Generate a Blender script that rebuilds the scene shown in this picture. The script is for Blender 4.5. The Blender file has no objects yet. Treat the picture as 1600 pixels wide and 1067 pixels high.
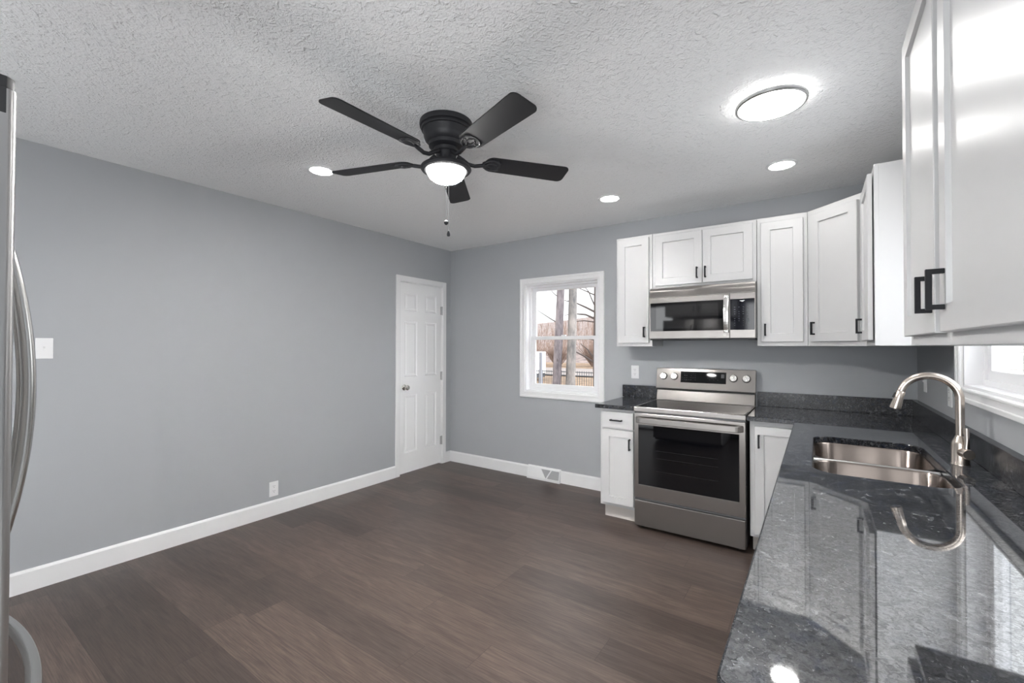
import bpy, bmesh, math, random
from mathutils import Vector, Matrix

random.seed(7)
SC = bpy.context.scene
COL = SC.collection
PI = math.pi
R = math.radians

# ------------------------------------------------------------------ camera, world, sun, exposure
cam_data = bpy.data.cameras.new('camera')
cam = bpy.data.objects.new('camera', cam_data)
COL.objects.link(cam)
yaw, pitch, roll = R(34.7269), R(0.6912), R(0.0996)
fw = Vector((-math.sin(yaw) * math.cos(pitch), math.cos(yaw) * math.cos(pitch), math.sin(pitch)))
rt = Vector((math.cos(yaw), math.sin(yaw), 0))
up = rt.cross(fw)
rt2 = rt * math.cos(roll) + up * math.sin(roll)
up2 = up * math.cos(roll) - rt * math.sin(roll)
M4 = Matrix((rt2, up2, -fw)).transposed().to_4x4()
M4.translation = Vector((3.6249, -3.9313, 1.3658))
cam.matrix_world = M4
cam_data.sensor_width = 36
cam_data.lens = 687.6883 / 1600 * 36
cam_data.clip_start = 0.02
SC.camera = cam

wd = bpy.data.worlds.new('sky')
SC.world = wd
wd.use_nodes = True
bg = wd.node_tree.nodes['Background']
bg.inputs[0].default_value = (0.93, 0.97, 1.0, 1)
SKY, SKY_FILL = 1.5, 3.0     # base strength, and extra fill added towards +x to brighten the room
_t = wd.node_tree
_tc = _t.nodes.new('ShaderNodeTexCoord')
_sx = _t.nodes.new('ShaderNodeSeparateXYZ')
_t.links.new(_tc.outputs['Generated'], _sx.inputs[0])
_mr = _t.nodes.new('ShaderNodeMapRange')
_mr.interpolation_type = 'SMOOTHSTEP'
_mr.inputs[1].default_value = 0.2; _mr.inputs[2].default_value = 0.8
_mr.inputs[3].default_value = SKY; _mr.inputs[4].default_value = SKY + SKY_FILL
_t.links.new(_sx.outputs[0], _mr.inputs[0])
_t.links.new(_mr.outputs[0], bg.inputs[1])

sun_d = bpy.data.lights.new('sun', 'SUN')
sun_d.energy = 1.6
sun_d.angle = R(1.0)
sun_d.color = (1.0, 0.93, 0.8)
sun = bpy.data.objects.new('sun', sun_d)
COL.objects.link(sun)
sun.rotation_euler = Vector((0.8, 0.28, -0.5)).to_track_quat('-Z', 'Y').to_euler()

# fill lights added in two made-up openings in the rear wall, behind the camera
def rear_fill(x0, x1, energy):
    d = bpy.data.lights.new('rear_fill_light', 'AREA')
    d.shape = 'RECTANGLE'
    d.size = x1 - x0
    d.size_y = 2.0
    d.energy = energy
    d.color = (0.97, 0.985, 1.0)
    o = bpy.data.objects.new('rear_fill_light', d)
    COL.objects.link(o)
    o.location = ((x0 + x1) / 2, -4.72, 1.06)
    o.rotation_euler = (R(90), 0, 0)
rear_fill(2.72, 4.10, 20.0)
rear_fill(0.97, 1.56, 9.0)

vs = SC.view_settings
vs.view_transform = 'Standard'
vs.look = 'None'
vs.exposure = 0.62
vs.gamma = 1.0
vs.use_curve_mapping = False
SC.cycles.use_denoising = True
SC.cycles.max_bounces = 10
SC.cycles.diffuse_bounces = 6
SC.cycles.glossy_bounces = 6
SC.cycles.sample_clamp_indirect = 8.0
SC.cycles.caustics_reflective = False
SC.cycles.caustics_refractive = False

# lamp strengths (emission of the lenses)
E_REC = 45.0
E_FLUSH = 28.0
E_FAN = 720.0

# ------------------------------------------------------------------ measured constants (metres)
W = 4.171      # right wall
H = 2.516      # ceiling
YR = -4.66     # rear wall
ZB, ZT = 1.375, 2.294   # upper cabinets
ZC = 0.912     # counter top

# ------------------------------------------------------------------ materials
def mat(name, color=(0.8, 0.8, 0.8), rough=0.5, metal=0.0, **kw):
    m = bpy.data.materials.new(name)
    m.use_nodes = True
    b = m.node_tree.nodes['Principled BSDF']
    b.inputs['Base Color'].default_value = (*color, 1)
    b.inputs['Roughness'].default_value = rough
    b.inputs['Metallic'].default_value = metal
    for k, v in kw.items():
        b.inputs[k].default_value = v
    return m

class NT:
    def __init__(s, m):
        s.t = m.node_tree
        s.b = s.t.nodes['Principled BSDF']
    def n(s, typ, **kw):
        nd = s.t.nodes.new(typ)
        for k, v in kw.items():
            if hasattr(nd, k):
                setattr(nd, k, v)
        return nd
    def l(s, a, b):
        s.t.links.new(a, b)
    def math(s, op, a, b=None, c=None):
        nd = s.n('ShaderNodeMath', operation=op)
        for i, v in enumerate((a, b, c)):
            if v is None:
                continue
            if isinstance(v, (int, float)):
                nd.inputs[i].default_value = v
            else:
                s.l(v, nd.inputs[i])
        return nd.outputs[0]
    def coords(s, scale=(1, 1, 1), kind='Object'):
        tc = s.n('ShaderNodeTexCoord')
        mp = s.n('ShaderNodeMapping')
        mp.inputs['Scale'].default_value = scale
        s.l(tc.outputs[kind], mp.inputs[0])
        return mp.outputs[0]
    def noise(s, vec, scale, detail=3, rough=0.5, dist=0.0):
        nd = s.n('ShaderNodeTexNoise')
        nd.inputs['Scale'].default_value = scale
        nd.inputs['Detail'].default_value = detail
        nd.inputs['Roughness'].default_value = rough
        nd.inputs['Distortion'].default_value = dist
        s.l(vec, nd.inputs['Vector'])
        return nd.outputs[0]
    def ramp(s, fac, stops, interp='LINEAR'):
        nd = s.n('ShaderNodeValToRGB')
        cr = nd.color_ramp
        cr.interpolation = interp
        while len(cr.elements) < len(stops):
            cr.elements.new(0.5)
        for e, (p, c) in zip(cr.elements, stops):
            e.position = p
            e.color = (*c, 1) if len(c) == 3 else c
        s.l(fac, nd.inputs[0])
        return nd.outputs[0]
    def mix(s, fac, a, b, mode='MIX'):
        nd = s.n('ShaderNodeMix', data_type='RGBA', blend_type=mode)
        for sock, v in ((nd.inputs[0], fac), (nd.inputs[6], a), (nd.inputs[7], b)):
            if isinstance(v, (int, float)):
                sock.default_value = v
            elif isinstance(v, tuple):
                sock.default_value = (*v, 1)
            else:
                s.l(v, sock)
        return nd.outputs[2]
    def bump(s, h, strength=0.3, dist=0.002):
        nd = s.n('ShaderNodeBump')
        nd.inputs['Strength'].default_value = strength
        nd.inputs['Distance'].default_value = dist
        s.l(h, nd.inputs['Height'])
        s.l(nd.outputs[0], s.b.inputs['Normal'])

def m_wall():
    m = mat('blue_grey_wall_paint', (0.385, 0.398, 0.414), 0.55)
    t = NT(m)
    v = t.coords()
    n = t.noise(v, 140, 3)
    t.bump(n, 0.12, 0.001)
    return m

def m_ceiling():
    m = mat('textured_ceiling_paint', (0.93, 0.93, 0.93), 0.85)
    t = NT(m)
    v = t.coords()
    a = t.noise(v, 42, 3, 0.55, 0.6)
    b = t.noise(v, 110, 2, 0.5)
    h = t.math('ADD', t.math('SMOOTH_MAX', a, 0.5, 0.1), t.math('MULTIPLY', b, 0.25))
    t.bump(h, 1.0, 0.017)
    return m

def m_floor():
    m = mat('dark_plank_flooring', (0.1, 0.09, 0.08), 0.42)
    t = NT(m)
    tc = t.n('ShaderNodeTexCoord')
    sp = t.n('ShaderNodeSeparateXYZ')
    t.l(tc.outputs['Object'], sp.inputs[0])
    x, y = sp.outputs[0], sp.outputs[1]
    PW, PL = 0.178, 1.22
    ry = t.math('DIVIDE', y, PW)
    row = t.math('FLOOR', ry)
    wn = t.n('ShaderNodeTexWhiteNoise', noise_dimensions='1D')
    t.l(row, wn.inputs['W'])
    cx = t.math('ADD', t.math('DIVIDE', x, PL), t.math('MULTIPLY', wn.outputs[0], 5.0))
    colm = t.math('FLOOR', cx)
    cmb = t.n('ShaderNodeCombineXYZ')
    t.l(row, cmb.inputs[0]); t.l(colm, cmb.inputs[1])
    w2 = t.n('ShaderNodeTexWhiteNoise', noise_dimensions='2D')
    t.l(cmb.outputs[0], w2.inputs['Vector'])
    pid = w2.outputs[0]
    # grain, shifted per plank, stretched along x
    g = t.n('ShaderNodeCombineXYZ')
    t.l(t.math('ADD', t.math('MULTIPLY', x, 1.0), t.math('MULTIPLY', pid, 37.0)), g.inputs[0])
    t.l(t.math('MULTIPLY', y, 7.0), g.inputs[1])
    t.l(t.math('MULTIPLY', pid, 11.0), g.inputs[2])
    n1 = t.noise(g.outputs[0], 2.2, 6, 0.62, 1.4)
    g2 = t.n('ShaderNodeCombineXYZ')
    t.l(t.math('ADD', t.math('MULTIPLY', x, 2.0), t.math('MULTIPLY', pid, 17.0)), g2.inputs[0])
    t.l(t.math('MULTIPLY', y, 60.0), g2.inputs[1])
    n2 = t.noise(g2.outputs[0], 3.0, 4, 0.6, 0.5)
    n3 = t.noise(g.outputs[0], 0.55, 3, 0.5, 0.3)
    c1 = t.ramp(n1, [(0.30, (0.022, 0.017, 0.015)), (0.50, (0.078, 0.060, 0.052)), (0.70, (0.175, 0.136, 0.120))])
    c2 = t.mix(0.55, c1, t.ramp(n2, [(0.36, (0.036, 0.027, 0.024)), (0.64, (0.160, 0.126, 0.112))]))
    c3 = t.mix(t.math('MULTIPLY', n3, 0.35), c2, (0.095, 0.072, 0.062))
    c4 = t.mix(1.0, c3, t.ramp(pid, [(0.0, (0.70, 0.68, 0.68)), (0.5, (1.0, 0.98, 0.98)), (1.0, (1.30, 1.25, 1.22))]), 'MULTIPLY')
    # seams
    fy = t.math('FRACT', ry); fx = t.math('FRACT', cx)
    ey = t.math('MINIMUM', fy, t.math('SUBTRACT', 1.0, fy))
    ex = t.math('MINIMUM', fx, t.math('SUBTRACT', 1.0, fx))
    sy = t.math('LESS_THAN', ey, 0.006)
    sx = t.math('LESS_THAN', ex, 0.0011)
    s = t.math('MAXIMUM', sy, sx)
    c5 = t.mix(t.math('MULTIPLY', s, 0.6), c4, (0.02, 0.017, 0.016))
    c5 = t.mix(1.0, c5, (0.78, 0.75, 0.72), 'MULTIPLY')
    t.l(c5, t.b.inputs['Base Color'])
    t.l(t.math('ADD', t.math('MULTIPLY', n2, 0.16), 0.30), t.b.inputs['Roughness'])
    t.bump(t.math('SUBTRACT', t.math('MULTIPLY', n2, 0.3), s), 0.25, 0.001)
    return m

def m_granite(name='blue_black_granite', ior=3.8, rough=0.035, gain=0.85):
    m = mat(name, (0.02, 0.02, 0.02), rough)
    m.node_tree.nodes['Principled BSDF'].inputs['IOR'].default_value = ior
    t = NT(m)
    v = t.coords()
    wob = t.n('ShaderNodeTexNoise')
    wob.inputs['Scale'].default_value = 75
    wob.inputs['Detail'].default_value = 2
    t.l(v, wob.inputs['Vector'])
    add = t.n('ShaderNodeMixRGB', blend_type='LINEAR_LIGHT')
    add.inputs[0].default_value = 0.016
    t.l(v, add.inputs[1]); t.l(wob.outputs[1], add.inputs[2])
    def cells(scale):
        vo = t.n('ShaderNodeTexVoronoi')
        vo.inputs['Scale'].default_value = scale
        t.l(add.outputs[0], vo.inputs['Vector'])
        sp = t.n('ShaderNodeSeparateColor')
        t.l(vo.outputs['Color'], sp.inputs[0])
        return sp
    A_ = cells(135); B_ = cells(270); C_ = cells(70)
    c1 = t.ramp(A_.outputs[0], [(0.0, (0.006, 0.006, 0.008)), (0.35, (0.016, 0.017, 0.020)), (0.60, (0.050, 0.054, 0.066)),
                                (0.80, (0.105, 0.112, 0.125)), (1.0, (0.24, 0.24, 0.24))])
    c2 = t.ramp(B_.outputs[1], [(0.0, (0.004, 0.004, 0.005)), (0.45, (0.018, 0.019, 0.023)), (0.75, (0.075, 0.080, 0.093)), (1.0, (0.24, 0.24, 0.235))])
    c3 = t.mix(0.5, c1, c2)
    # a few large bright and bluish crystals
    bl = t.math('GREATER_THAN', C_.outputs[2], 0.965)
    c4 = t.mix(t.math('MULTIPLY', bl, 0.55), c3, (0.30, 0.31, 0.32))
    bu = t.math('GREATER_THAN', C_.outputs[1], 0.90)
    c5 = t.mix(t.math('MULTIPLY', bu, 0.45), c4, (0.035, 0.050, 0.095))
    big = t.noise(v, 11, 3)
    c6 = t.mix(1.0, c5, t.ramp(big, [(0.3, (0.65 * gain, 0.65 * gain, 0.66 * gain)), (0.7, (1.3 * gain, 1.3 * gain, 1.32 * gain))]), 'MULTIPLY')
    t.l(c6, t.b.inputs['Base Color'])
    if ior > 2:
        mr = t.n('ShaderNodeMapRange')
        t.l(t.math('ADD', t.math('MULTIPLY', A_.outputs[1], 0.55), t.math('MULTIPLY', B_.outputs[2], 0.45)), mr.inputs[0])
        mr.inputs[1].default_value = 0.15; mr.inputs[2].default_value = 0.85
        mr.inputs[3].default_value = ior - 1.35; mr.inputs[4].default_value = ior + 1.35
        t.l(mr.outputs[0], t.b.inputs['IOR'])
    return m

def m_steel(name, color=(0.33, 0.31, 0.295), rough=0.30, aniso=0.92, rot=0.0, vert=False):
    m = mat(name, color, rough, 1.0)
    t = NT(m)
    tg = t.n('ShaderNodeTangent', direction_type='RADIAL', axis='Z')
    t.l(tg.outputs[0], t.b.inputs['Tangent'])
    t.b.inputs['Anisotropic'].default_value = aniso
    t.b.inputs['Anisotropic Rotation'].default_value = rot
    v = t.coords((1, 1, 1))
    mp = t.n('ShaderNodeMapping')
    mp.inputs['Scale'].default_value = (260, 260, 3) if vert else (3, 3, 420)
    t.l(v, mp.inputs[0])
    n = t.noise(mp.outputs[0], 1.0, 3)
    t.l(t.math('ADD', t.math('MULTIPLY', n, 0.05), rough - 0.025), t.b.inputs['Roughness'])
    if not vert:
        # sheet steel is never quite flat: slow waves across its width
        mp2 = t.n('ShaderNodeMapping')
        mp2.inputs['Scale'].default_value = (7.0, 7.0, 0.25)
        t.l(v, mp2.inputs[0])
        t.bump(t.noise(mp2.outputs[0], 1.0, 1), 0.25, 0.02)
    return m

def m_emit(name, color, strength):
    m = mat(name, (0.9, 0.9, 0.9), 0.4)
    b = m.node_tree.nodes['Principled BSDF']
    b.inputs['Emission Color'].default_value = (*color, 1)
    b.inputs['Emission Strength'].default_value = strength
    return m

def m_bowl():
    # frosted bowl: glow cut towards the rim, to keep blade shadows off the ceiling
    m = m_emit('frosted_bowl', (1.0, 0.99, 0.97), E_FAN)
    t = NT(m)
    tc = t.n('ShaderNodeTexCoord'); sp = t.n('ShaderNodeSeparateXYZ'); mr = t.n('ShaderNodeMapRange')
    t.l(tc.outputs['Generated'], sp.inputs[0]); t.l(sp.outputs[2], mr.inputs[0])
    mr.interpolation_type = 'SMOOTHSTEP'
    mr.inputs[1].default_value = 0.08; mr.inputs[2].default_value = 0.55
    mr.inputs[3].default_value = E_FAN; mr.inputs[4].default_value = 3.0
    t.l(mr.outputs[0], t.b.inputs['Emission Strength'])
    return m

def m_glass():
    m = bpy.data.materials.new('window_glass')
    m.use_nodes = True
    t = m.node_tree
    t.nodes.remove(t.nodes['Principled BSDF'])
    tr = t.nodes.new('ShaderNodeBsdfTransparent')
    gl = t.nodes.new('ShaderNodeBsdfGlossy')
    gl.inputs['Roughness'].default_value = 0.01
    fr = t.nodes.new('ShaderNodeFresnel')
    fr.inputs[0].default_value = 1.45
    mx = t.nodes.new('ShaderNodeMixShader')
    t.links.new(fr.outputs[0], mx.inputs[0])
    t.links.new(tr.outputs[0], mx.inputs[1])
    t.links.new(gl.outputs[0], mx.inputs[2])
    t.links.new(mx.outputs[0], t.nodes['Material Output'].inputs[0])
    return m

def m_noisy(name, c0, c1, scale, stretch=(1, 1, 1), rough=0.9, bump=0.0, lo=0.35, hi=0.65):
    m = mat(name, c0, rough)
    t = NT(m)
    v = t.coords(stretch)
    n = t.noise(v, scale, 5, 0.65)
    t.l(t.ramp(n, [(lo, c0), (hi, c1)]), t.b.inputs['Base Color'])
    if bump:
        t.bump(n, bump, 0.02)
    return m

MW_ = dict(
    wall=m_wall(), ceiling=m_ceiling(), floor=m_floor(), granite=m_granite(), splash=m_granite('muted_granite', 1.35, 0.22, 0.42),  # splash: same granite made darker and duller, to mute its reflections
    trim=mat('white_trim_paint', (0.80, 0.80, 0.80), 0.32),
    cab=mat('white_cabinet_paint', (0.57, 0.57, 0.57), 0.31, IOR=1.42),
    toe=mat('toe_kick_board', (0.62, 0.58, 0.54), 0.6),
    door=mat('white_door_paint', (0.86, 0.86, 0.86), 0.35),
    vinyl=mat('white_vinyl', (0.80, 0.80, 0.81), 0.3),
    black=mat('black_handle_metal', (0.008, 0.008, 0.010), 0.5, IOR=1.3),
    fan=mat('matte_black_metal', (0.012, 0.012, 0.015), 0.5),
    blade=mat('black_blade_finish', (0.013, 0.013, 0.015), 0.55, IOR=1.35),
    steel=m_steel('brushed_steel'),
    steel_v=m_steel('vertical_brushed_steel', (0.56, 0.55, 0.545), 0.3, 0.6, 0.25, True),
    steel_grey=mat('grey_appliance_side', (0.17, 0.17, 0.175), 0.4, 0.6),
    handle_steel=mat('satin_steel', (0.66, 0.65, 0.63), 0.24, 1.0),
    sinksteel=m_steel('sink_steel', (0.30, 0.255, 0.228), 0.26, 0.8, 0.25),
    nickel=mat('brushed_nickel', (0.60, 0.53, 0.47), 0.25, 1.0),
    dark=mat('dark_plastic', (0.015, 0.015, 0.016), 0.4),
    bglass=mat('black_glass', (0.003, 0.003, 0.004), 0.03, IOR=1.42),
    ovglass=mat('oven_inner_glass', (0.0025, 0.0025, 0.003), 0.05, IOR=1.5),
    mwmesh=mat('microwave_screen', (0.012, 0.012, 0.013), 0.04, IOR=1.5),
    print=mat('grey_print', (0.35, 0.36, 0.37), 0.5),
    logo=mat('silver_badge', (0.8, 0.8, 0.8), 0.2),
    plastic=mat('white_plastic', (0.82, 0.82, 0.82), 0.3),
    slot=mat('dark_slot', (0.05, 0.05, 0.05), 0.6),
    chrome=mat('polished_nickel', (0.55, 0.53, 0.5), 0.12, 1.0),
    hinge=mat('steel_hinge', (0.45, 0.45, 0.45), 0.3, 1.0),
    rim=mat('brushed_light_rim', (0.55, 0.55, 0.55), 0.3, 1.0),
    lens=m_emit('lamp_lens', (1.0, 0.985, 0.96), E_REC),
    flush=m_emit('flush_diffuser', (1.0, 0.985, 0.96), E_FLUSH),
    bowl=m_bowl(),
    glass=m_glass(),
    bark=m_noisy('grey_bark', (0.075, 0.064, 0.072), (0.23, 0.20, 0.21), 9, (1, 1, 0.25), bump=0.4),
    bark2=m_noisy('pale_bark', (0.09, 0.088, 0.09), (0.27, 0.245, 0.23), 6, (1, 1, 0.4), bump=0.4),
    twig=mat('twig_bark', (0.075, 0.058, 0.055), 0.9),
    bush=mat('brush_twigs', (0.235, 0.165, 0.135), 0.9),
    ground=m_noisy('leaf_litter', (0.14, 0.085, 0.05), (0.30, 0.21, 0.14), 3.0),
    hill=m_noisy('bare_woodland', (0.11, 0.085, 0.085), (0.30, 0.235, 0.215), 2.2),
    road=mat('pale_road', (0.24, 0.21, 0.20), 0.9),
    trailer=mat('white_box_body', (0.85, 0.85, 0.85), 0.4),
    iron=mat('dark_iron', (0.05, 0.055, 0.065), 0.5),
    post=mat('weathered_post', (0.22, 0.23, 0.26), 0.8),
    pale=mat('pale_siding', (0.78, 0.79, 0.80), 0.6),
    bluepan=mat('dispenser_glow_blue', (0.45, 0.50, 0.56), 0.3),  # pale blue stands in for the glow of the dispenser recess
)
M = MW_

# ------------------------------------------------------------------ mesh helpers
class MB:
    """collects shapes into ONE mesh object"""
    def __init__(s):
        s.bm = bmesh.new()
        s.round = False
    def _xf(s, vs, mtx):
        if mtx is not None:
            for v in vs:
                v.co = mtx @ v.co
    def box(s, x0, x1, y0, y1, z0, z1, bev=0.0, seg=2, mtx=None):
        bm = bmesh.new()
        r = bmesh.ops.create_cube(bm, size=1)
        for v in bm.verts:
            v.co = Vector(((x0 + x1) / 2 + v.co.x * (x1 - x0), (y0 + y1) / 2 + v.co.y * (y1 - y0), (z0 + z1) / 2 + v.co.z * (z1 - z0)))
        if bev:
            bev = min(bev, 0.45 * min(abs(x1 - x0), abs(y1 - y0), abs(z1 - z0)))
            bmesh.ops.bevel(bm, geom=list(bm.edges), offset=bev, segments=seg, profile=0.5, affect='EDGES')
        s._merge(bm, mtx)
        return s
    def _merge(s, bm, mtx=None):
        if mtx is not None:
            bmesh.ops.transform(bm, matrix=mtx, verts=bm.verts)
        me = bpy.data.meshes.new('tmp')
        bm.to_mesh(me); bm.free()
        s.bm.from_mesh(me)
        bpy.data.meshes.remove(me)
    def prism(s, poly, a0, a1, axis='y', bev=0.0, mtx=None):
        """poly: 2D points; axis the extrusion axis. y: (x,z)  x: (y,z)  z: (x,y)"""
        bm = bmesh.new()
        def P(p, a):
            if axis == 'y': return (p[0], a, p[1])
            if axis == 'x': return (a, p[0], p[1])
            return (p[0], p[1], a)
        v0 = [bm.verts.new(P(p, a0)) for p in poly]
        v1 = [bm.verts.new(P(p, a1)) for p in poly]
        bm.faces.new(v0); bm.faces.new(v1[::-1])
        n = len(poly)
        for i in range(n):
            bm.faces.new((v0[i], v1[i], v1[(i + 1) % n], v0[(i + 1) % n]))
        bmesh.ops.recalc_face_normals(bm, faces=bm.faces)
        if bev:
            bmesh.ops.bevel(bm, geom=list(bm.edges), offset=bev, segments=2, profile=0.5, affect='EDGES')
        s._merge(bm, mtx)
        return s
    def ring(s, x0, x1, z0, z1, hx0, hx1, hz0, hz1, y0, y1, bev=0.003, mtx=None):
        """one-piece rectangular frame in the xz plane, front at y0 (towards -y), back at y1, with a hole"""
        b = bev
        def q(i, y, o): return [(x0 + i, y, z0 + i), (x1 - i, y, z0 + i), (x1 - i, y, z1 - i), (x0 + i, y, z1 - i)] if o else [(hx0 - i, y, hz0 - i), (hx1 + i, y, hz0 - i), (hx1 + i, y, hz1 + i), (hx0 - i, y, hz1 + i)]
        R_ = [q(0, y1, 1), q(0, y0 + b, 1), q(b * 0.3, y0 + b * 0.3, 1), q(b, y0, 1), q(b, y0, 0), q(b * 0.3, y0 + b * 0.3, 0), q(0, y0 + b, 0), q(0, y1, 0)]
        V = [v for r in R_ for v in r]; F = []
        n = len(R_)
        for k in range(n):
            for i in range(4):
                a, c = k * 4 + i, k * 4 + (i + 1) % 4
                d, e = ((k + 1) % n) * 4 + (i + 1) % 4, ((k + 1) % n) * 4 + i
                F.append((a, c, d, e))
        return s.raw(V, F, mtx)
    def lathe(s, prof, center=(0, 0, 0), n=40, mtx=None):
        """prof: (r, z) list revolved round z"""
        s.round = True
        bm = bmesh.new()
        rings = []
        for r, z in prof:
            if r < 1e-6:
                rings.append([bm.verts.new((0, 0, z))])
            else:
                rings.append([bm.verts.new((r * math.cos(2 * PI * i / n), r * math.sin(2 * PI * i / n), z)) for i in range(n)])
        for a, b in zip(rings, rings[1:]):
            for i in range(n):
                j = (i + 1) % n
                if len(a) == 1 and len(b) == 1: continue
                if len(a) == 1: bm.faces.new((a[0], b[i], b[j]))
                elif len(b) == 1: bm.faces.new((a[i], b[0], a[j]))
                else: bm.faces.new((a[i], b[i], b[j], a[j]))
        bmesh.ops.recalc_face_normals(bm, faces=bm.faces)
        m = Matrix.Translation(center)
        if mtx is not None:
            m = m @ mtx
        s._merge(bm, m)
        return s
    def tube(s, pts, rad, n=12, mtx=None, caps=True):
        """round tube through pts; rad a number or a list"""
        s.round = True
        pts = [Vector(p) for p in pts]
        if isinstance(rad, (int, float)):
            rad = [rad] * len(pts)
        bm = bmesh.new()
        t0 = (pts[1] - pts[0]).normalized()
        ref = Vector((0, 0, 1)) if abs(t0.z) < 0.9 else Vector((1, 0, 0))
        u = t0.cross(ref).normalized()
        rings = []
        for i, p in enumerate(pts):
            if i == 0: t = pts[1] - pts[0]
            elif i == len(pts) - 1: t = pts[-1] - pts[-2]
            else: t = (pts[i + 1] - p).normalized() + (p - pts[i - 1]).normalized()
            t.normalize()
            u = (u - t * u.dot(t)).normalized()
            v = t.cross(u)
            rings.append([bm.verts.new(p + (u * math.cos(2 * PI * k / n) + v * math.sin(2 * PI * k / n)) * rad[i]) for k in range(n)])
        for a, b in zip(rings, rings[1:]):
            for k in range(n):
                bm.faces.new((a[k], a[(k + 1) % n], b[(k + 1) % n], b[k]))
        if caps:
            bm.faces.new(rings[0][::-1]); bm.faces.new(rings[-1])
        bmesh.ops.recalc_face_normals(bm, faces=bm.faces)
        s._merge(bm, mtx)
        return s
    def raw(s, verts, faces, mtx=None):
        bm = bmesh.new()
        vs = [bm.verts.new(v) for v in verts]
        for f in faces:
            bm.faces.new([vs[i] for i in f])
        bmesh.ops.recalc_face_normals(bm, faces=bm.faces)
        s._merge(bm, mtx)
        return s
    def build(s, name, material, parent=None, angle=None, loc=None):
        if angle is None:
            angle = 40 if s.round else 15     # flat sides stay flat, turned shapes stay smooth
        me = bpy.data.meshes.new(name)
        s.bm.to_mesh(me); s.bm.free()
        for p in me.polygons:
            p.use_smooth = True
        me.set_sharp_from_angle(angle=R(angle))
        me.materials.append(material)
        o = bpy.data.objects.new(name, me)
        COL.objects.link(o)
        if parent is not None:
            o.parent = parent
        if loc is not None:
            o.location = loc
        return o

def thing(name, label, cat, loc=(0, 0, 0), rz=0.0, group=None):
    o = bpy.data.objects.new(name, None)
    o.empty_display_size = 0.1
    COL.objects.link(o)
    o.location = loc
    o.rotation_euler = (0, 0, rz)
    o['label'] = label
    o['category'] = cat
    if group: o['group'] = group
    return o

def tag(o, label, cat, group=None):
    o['label'] = label; o['category'] = cat
    if group: o['group'] = group
    return o

def struct(o, label=None):
    o['kind'] = 'structure'
    if label: o['label'] = label
    return o

def rounded_rect(x0, x1, y0, y1, r, n=8):
    pts = []
    for cx, cy, a in ((x1 - r, y1 - r, 0), (x0 + r, y1 - r, 90), (x0 + r, y0 + r, 180), (x1 - r, y0 + r, 270)):
        for k in range(n + 1):
            t = R(a + 90 * k / n)
            pts.append((cx + r * math.cos(t), cy + r * math.sin(t)))
    return pts

# ------------------------------------------------------------------ room shell
def wall_boxes(axis, a0, a1, t0, t1, z0, z1, holes):
    """wall running along axis ('x' or 'y') from a0 to a1, thickness t0..t1, with rectangular holes (h0,h1,hz0,hz1)"""
    mb = MB()
    def bx(p0, p1, q0, q1):
        if p1 - p0 < 1e-5 or q1 - q0 < 1e-5: return
        if axis == 'x': mb.box(p0, p1, t0, t1, q0, q1)
        else: mb.box(t0, t1, p0, p1, q0, q1)
    cuts = sorted(holes)
    cur = a0
    for h0, h1, hz0, hz1 in cuts:
        bx(cur, h0, z0, z1)
        bx(h0, h1, z0, hz0)
        bx(h0, h1, hz1, z1)
        cur = h1
    bx(cur, a1, z0, z1)
    return mb

WIN1 = (1.074, 1.907, 0.898, 2.026)      # x0 x1 z0 z1 opening in back wall
WIN2 = (-2.05, -1.115, 1.187, 2.03)      # y0 y1 z0 z1 opening in right wall
DOOR = (-0.786, -0.146, 0.0, 2.066)
TH = 0.14
struct(MB().box(-0.2, W + 0.2, YR - 0.2, 0.2, -0.1, 0).build('floor', M['floor']))
struct(MB().box(-0.2, W + 0.2, YR - 0.2, 0.2, H, H + 0.1).build('ceiling', M['ceiling']))
struct(wall_boxes('x', -TH, W + TH, 0, TH, 0, H, [(WIN1[0], WIN1[1], WIN1[2], WIN1[3])]).build('wall_back', M['wall']))
struct(wall_boxes('y', YR, 0, W, W + TH, 0, H, [WIN2]).build('wall_right', M['wall']))
struct(wall_boxes('y', YR, 0, -TH, 0, 0, H, [DOOR]).build('wall_left', M['wall']))
struct(wall_boxes('x', -TH, W + TH, YR - TH, YR, 0, H, [(0.95, 1.58, 0.02, 2.08), (2.70, 4.12, 0.02, 2.08)]).build('wall_rear', M['wall']))  # both openings are added, to let fill light in from behind

def base_profile(t=0.014, h=0.122):
    return [(0, 0), (t, 0), (t, h - 0.014), (t * 0.75, h - 0.006), (t * 0.45, h), (0, h)]
bl = MB()
pf = base_profile()
bl.prism([(p[0], p[1]) for p in pf], YR, -0.842, 'y')
bl.prism([(p[0], p[1]) for p in pf], -0.088, 0.0, 'y')
struct(bl.build('baseboard_left', M['trim']))
bb = MB()
bb.prism([(-p[0], p[1]) for p in pf], 0.0, 1.118, 'x')
bb.prism([(-p[0], p[1]) for p in pf], 1.508, 2.19, 'x')
struct(bb.build('baseboard_back', M['trim']))

# ------------------------------------------------------------------ door in the left wall
dr = bpy.data.objects.new('door_1', None); COL.objects.link(dr); dr.location = (0, -0.466, 0); struct(dr, 'narrow white six-panel closet door in the left wall')
def casing_frame(y0, y1, z0, z1, w, t, bottom=False):
    """flat casing with a stepped profile round an opening lying in a plane; returns boxes in (a, t, z)"""
    return [(y0 - w, y0, z0 - (w if bottom else 0), z1 + w), (y1, y1 + w, z0 - (w if bottom else 0), z1 + w), (y0, y1, z1, z1 + w)] + ([(y0, y1, z0 - w, z0)] if bottom else [])
c = MB()
for (a0, a1, b0, b1) in casing_frame(DOOR[0] + 0.466, DOOR[1] + 0.466, 0, DOOR[3], 0.056, 0.016):
    c.box(0, 0.016, a0, a1, b0, b1, 0.004)
c.build('door_casing', M['trim'], dr)
j = MB()
y0, y1 = DOOR[0] + 0.466, DOOR[1] + 0.466
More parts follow.
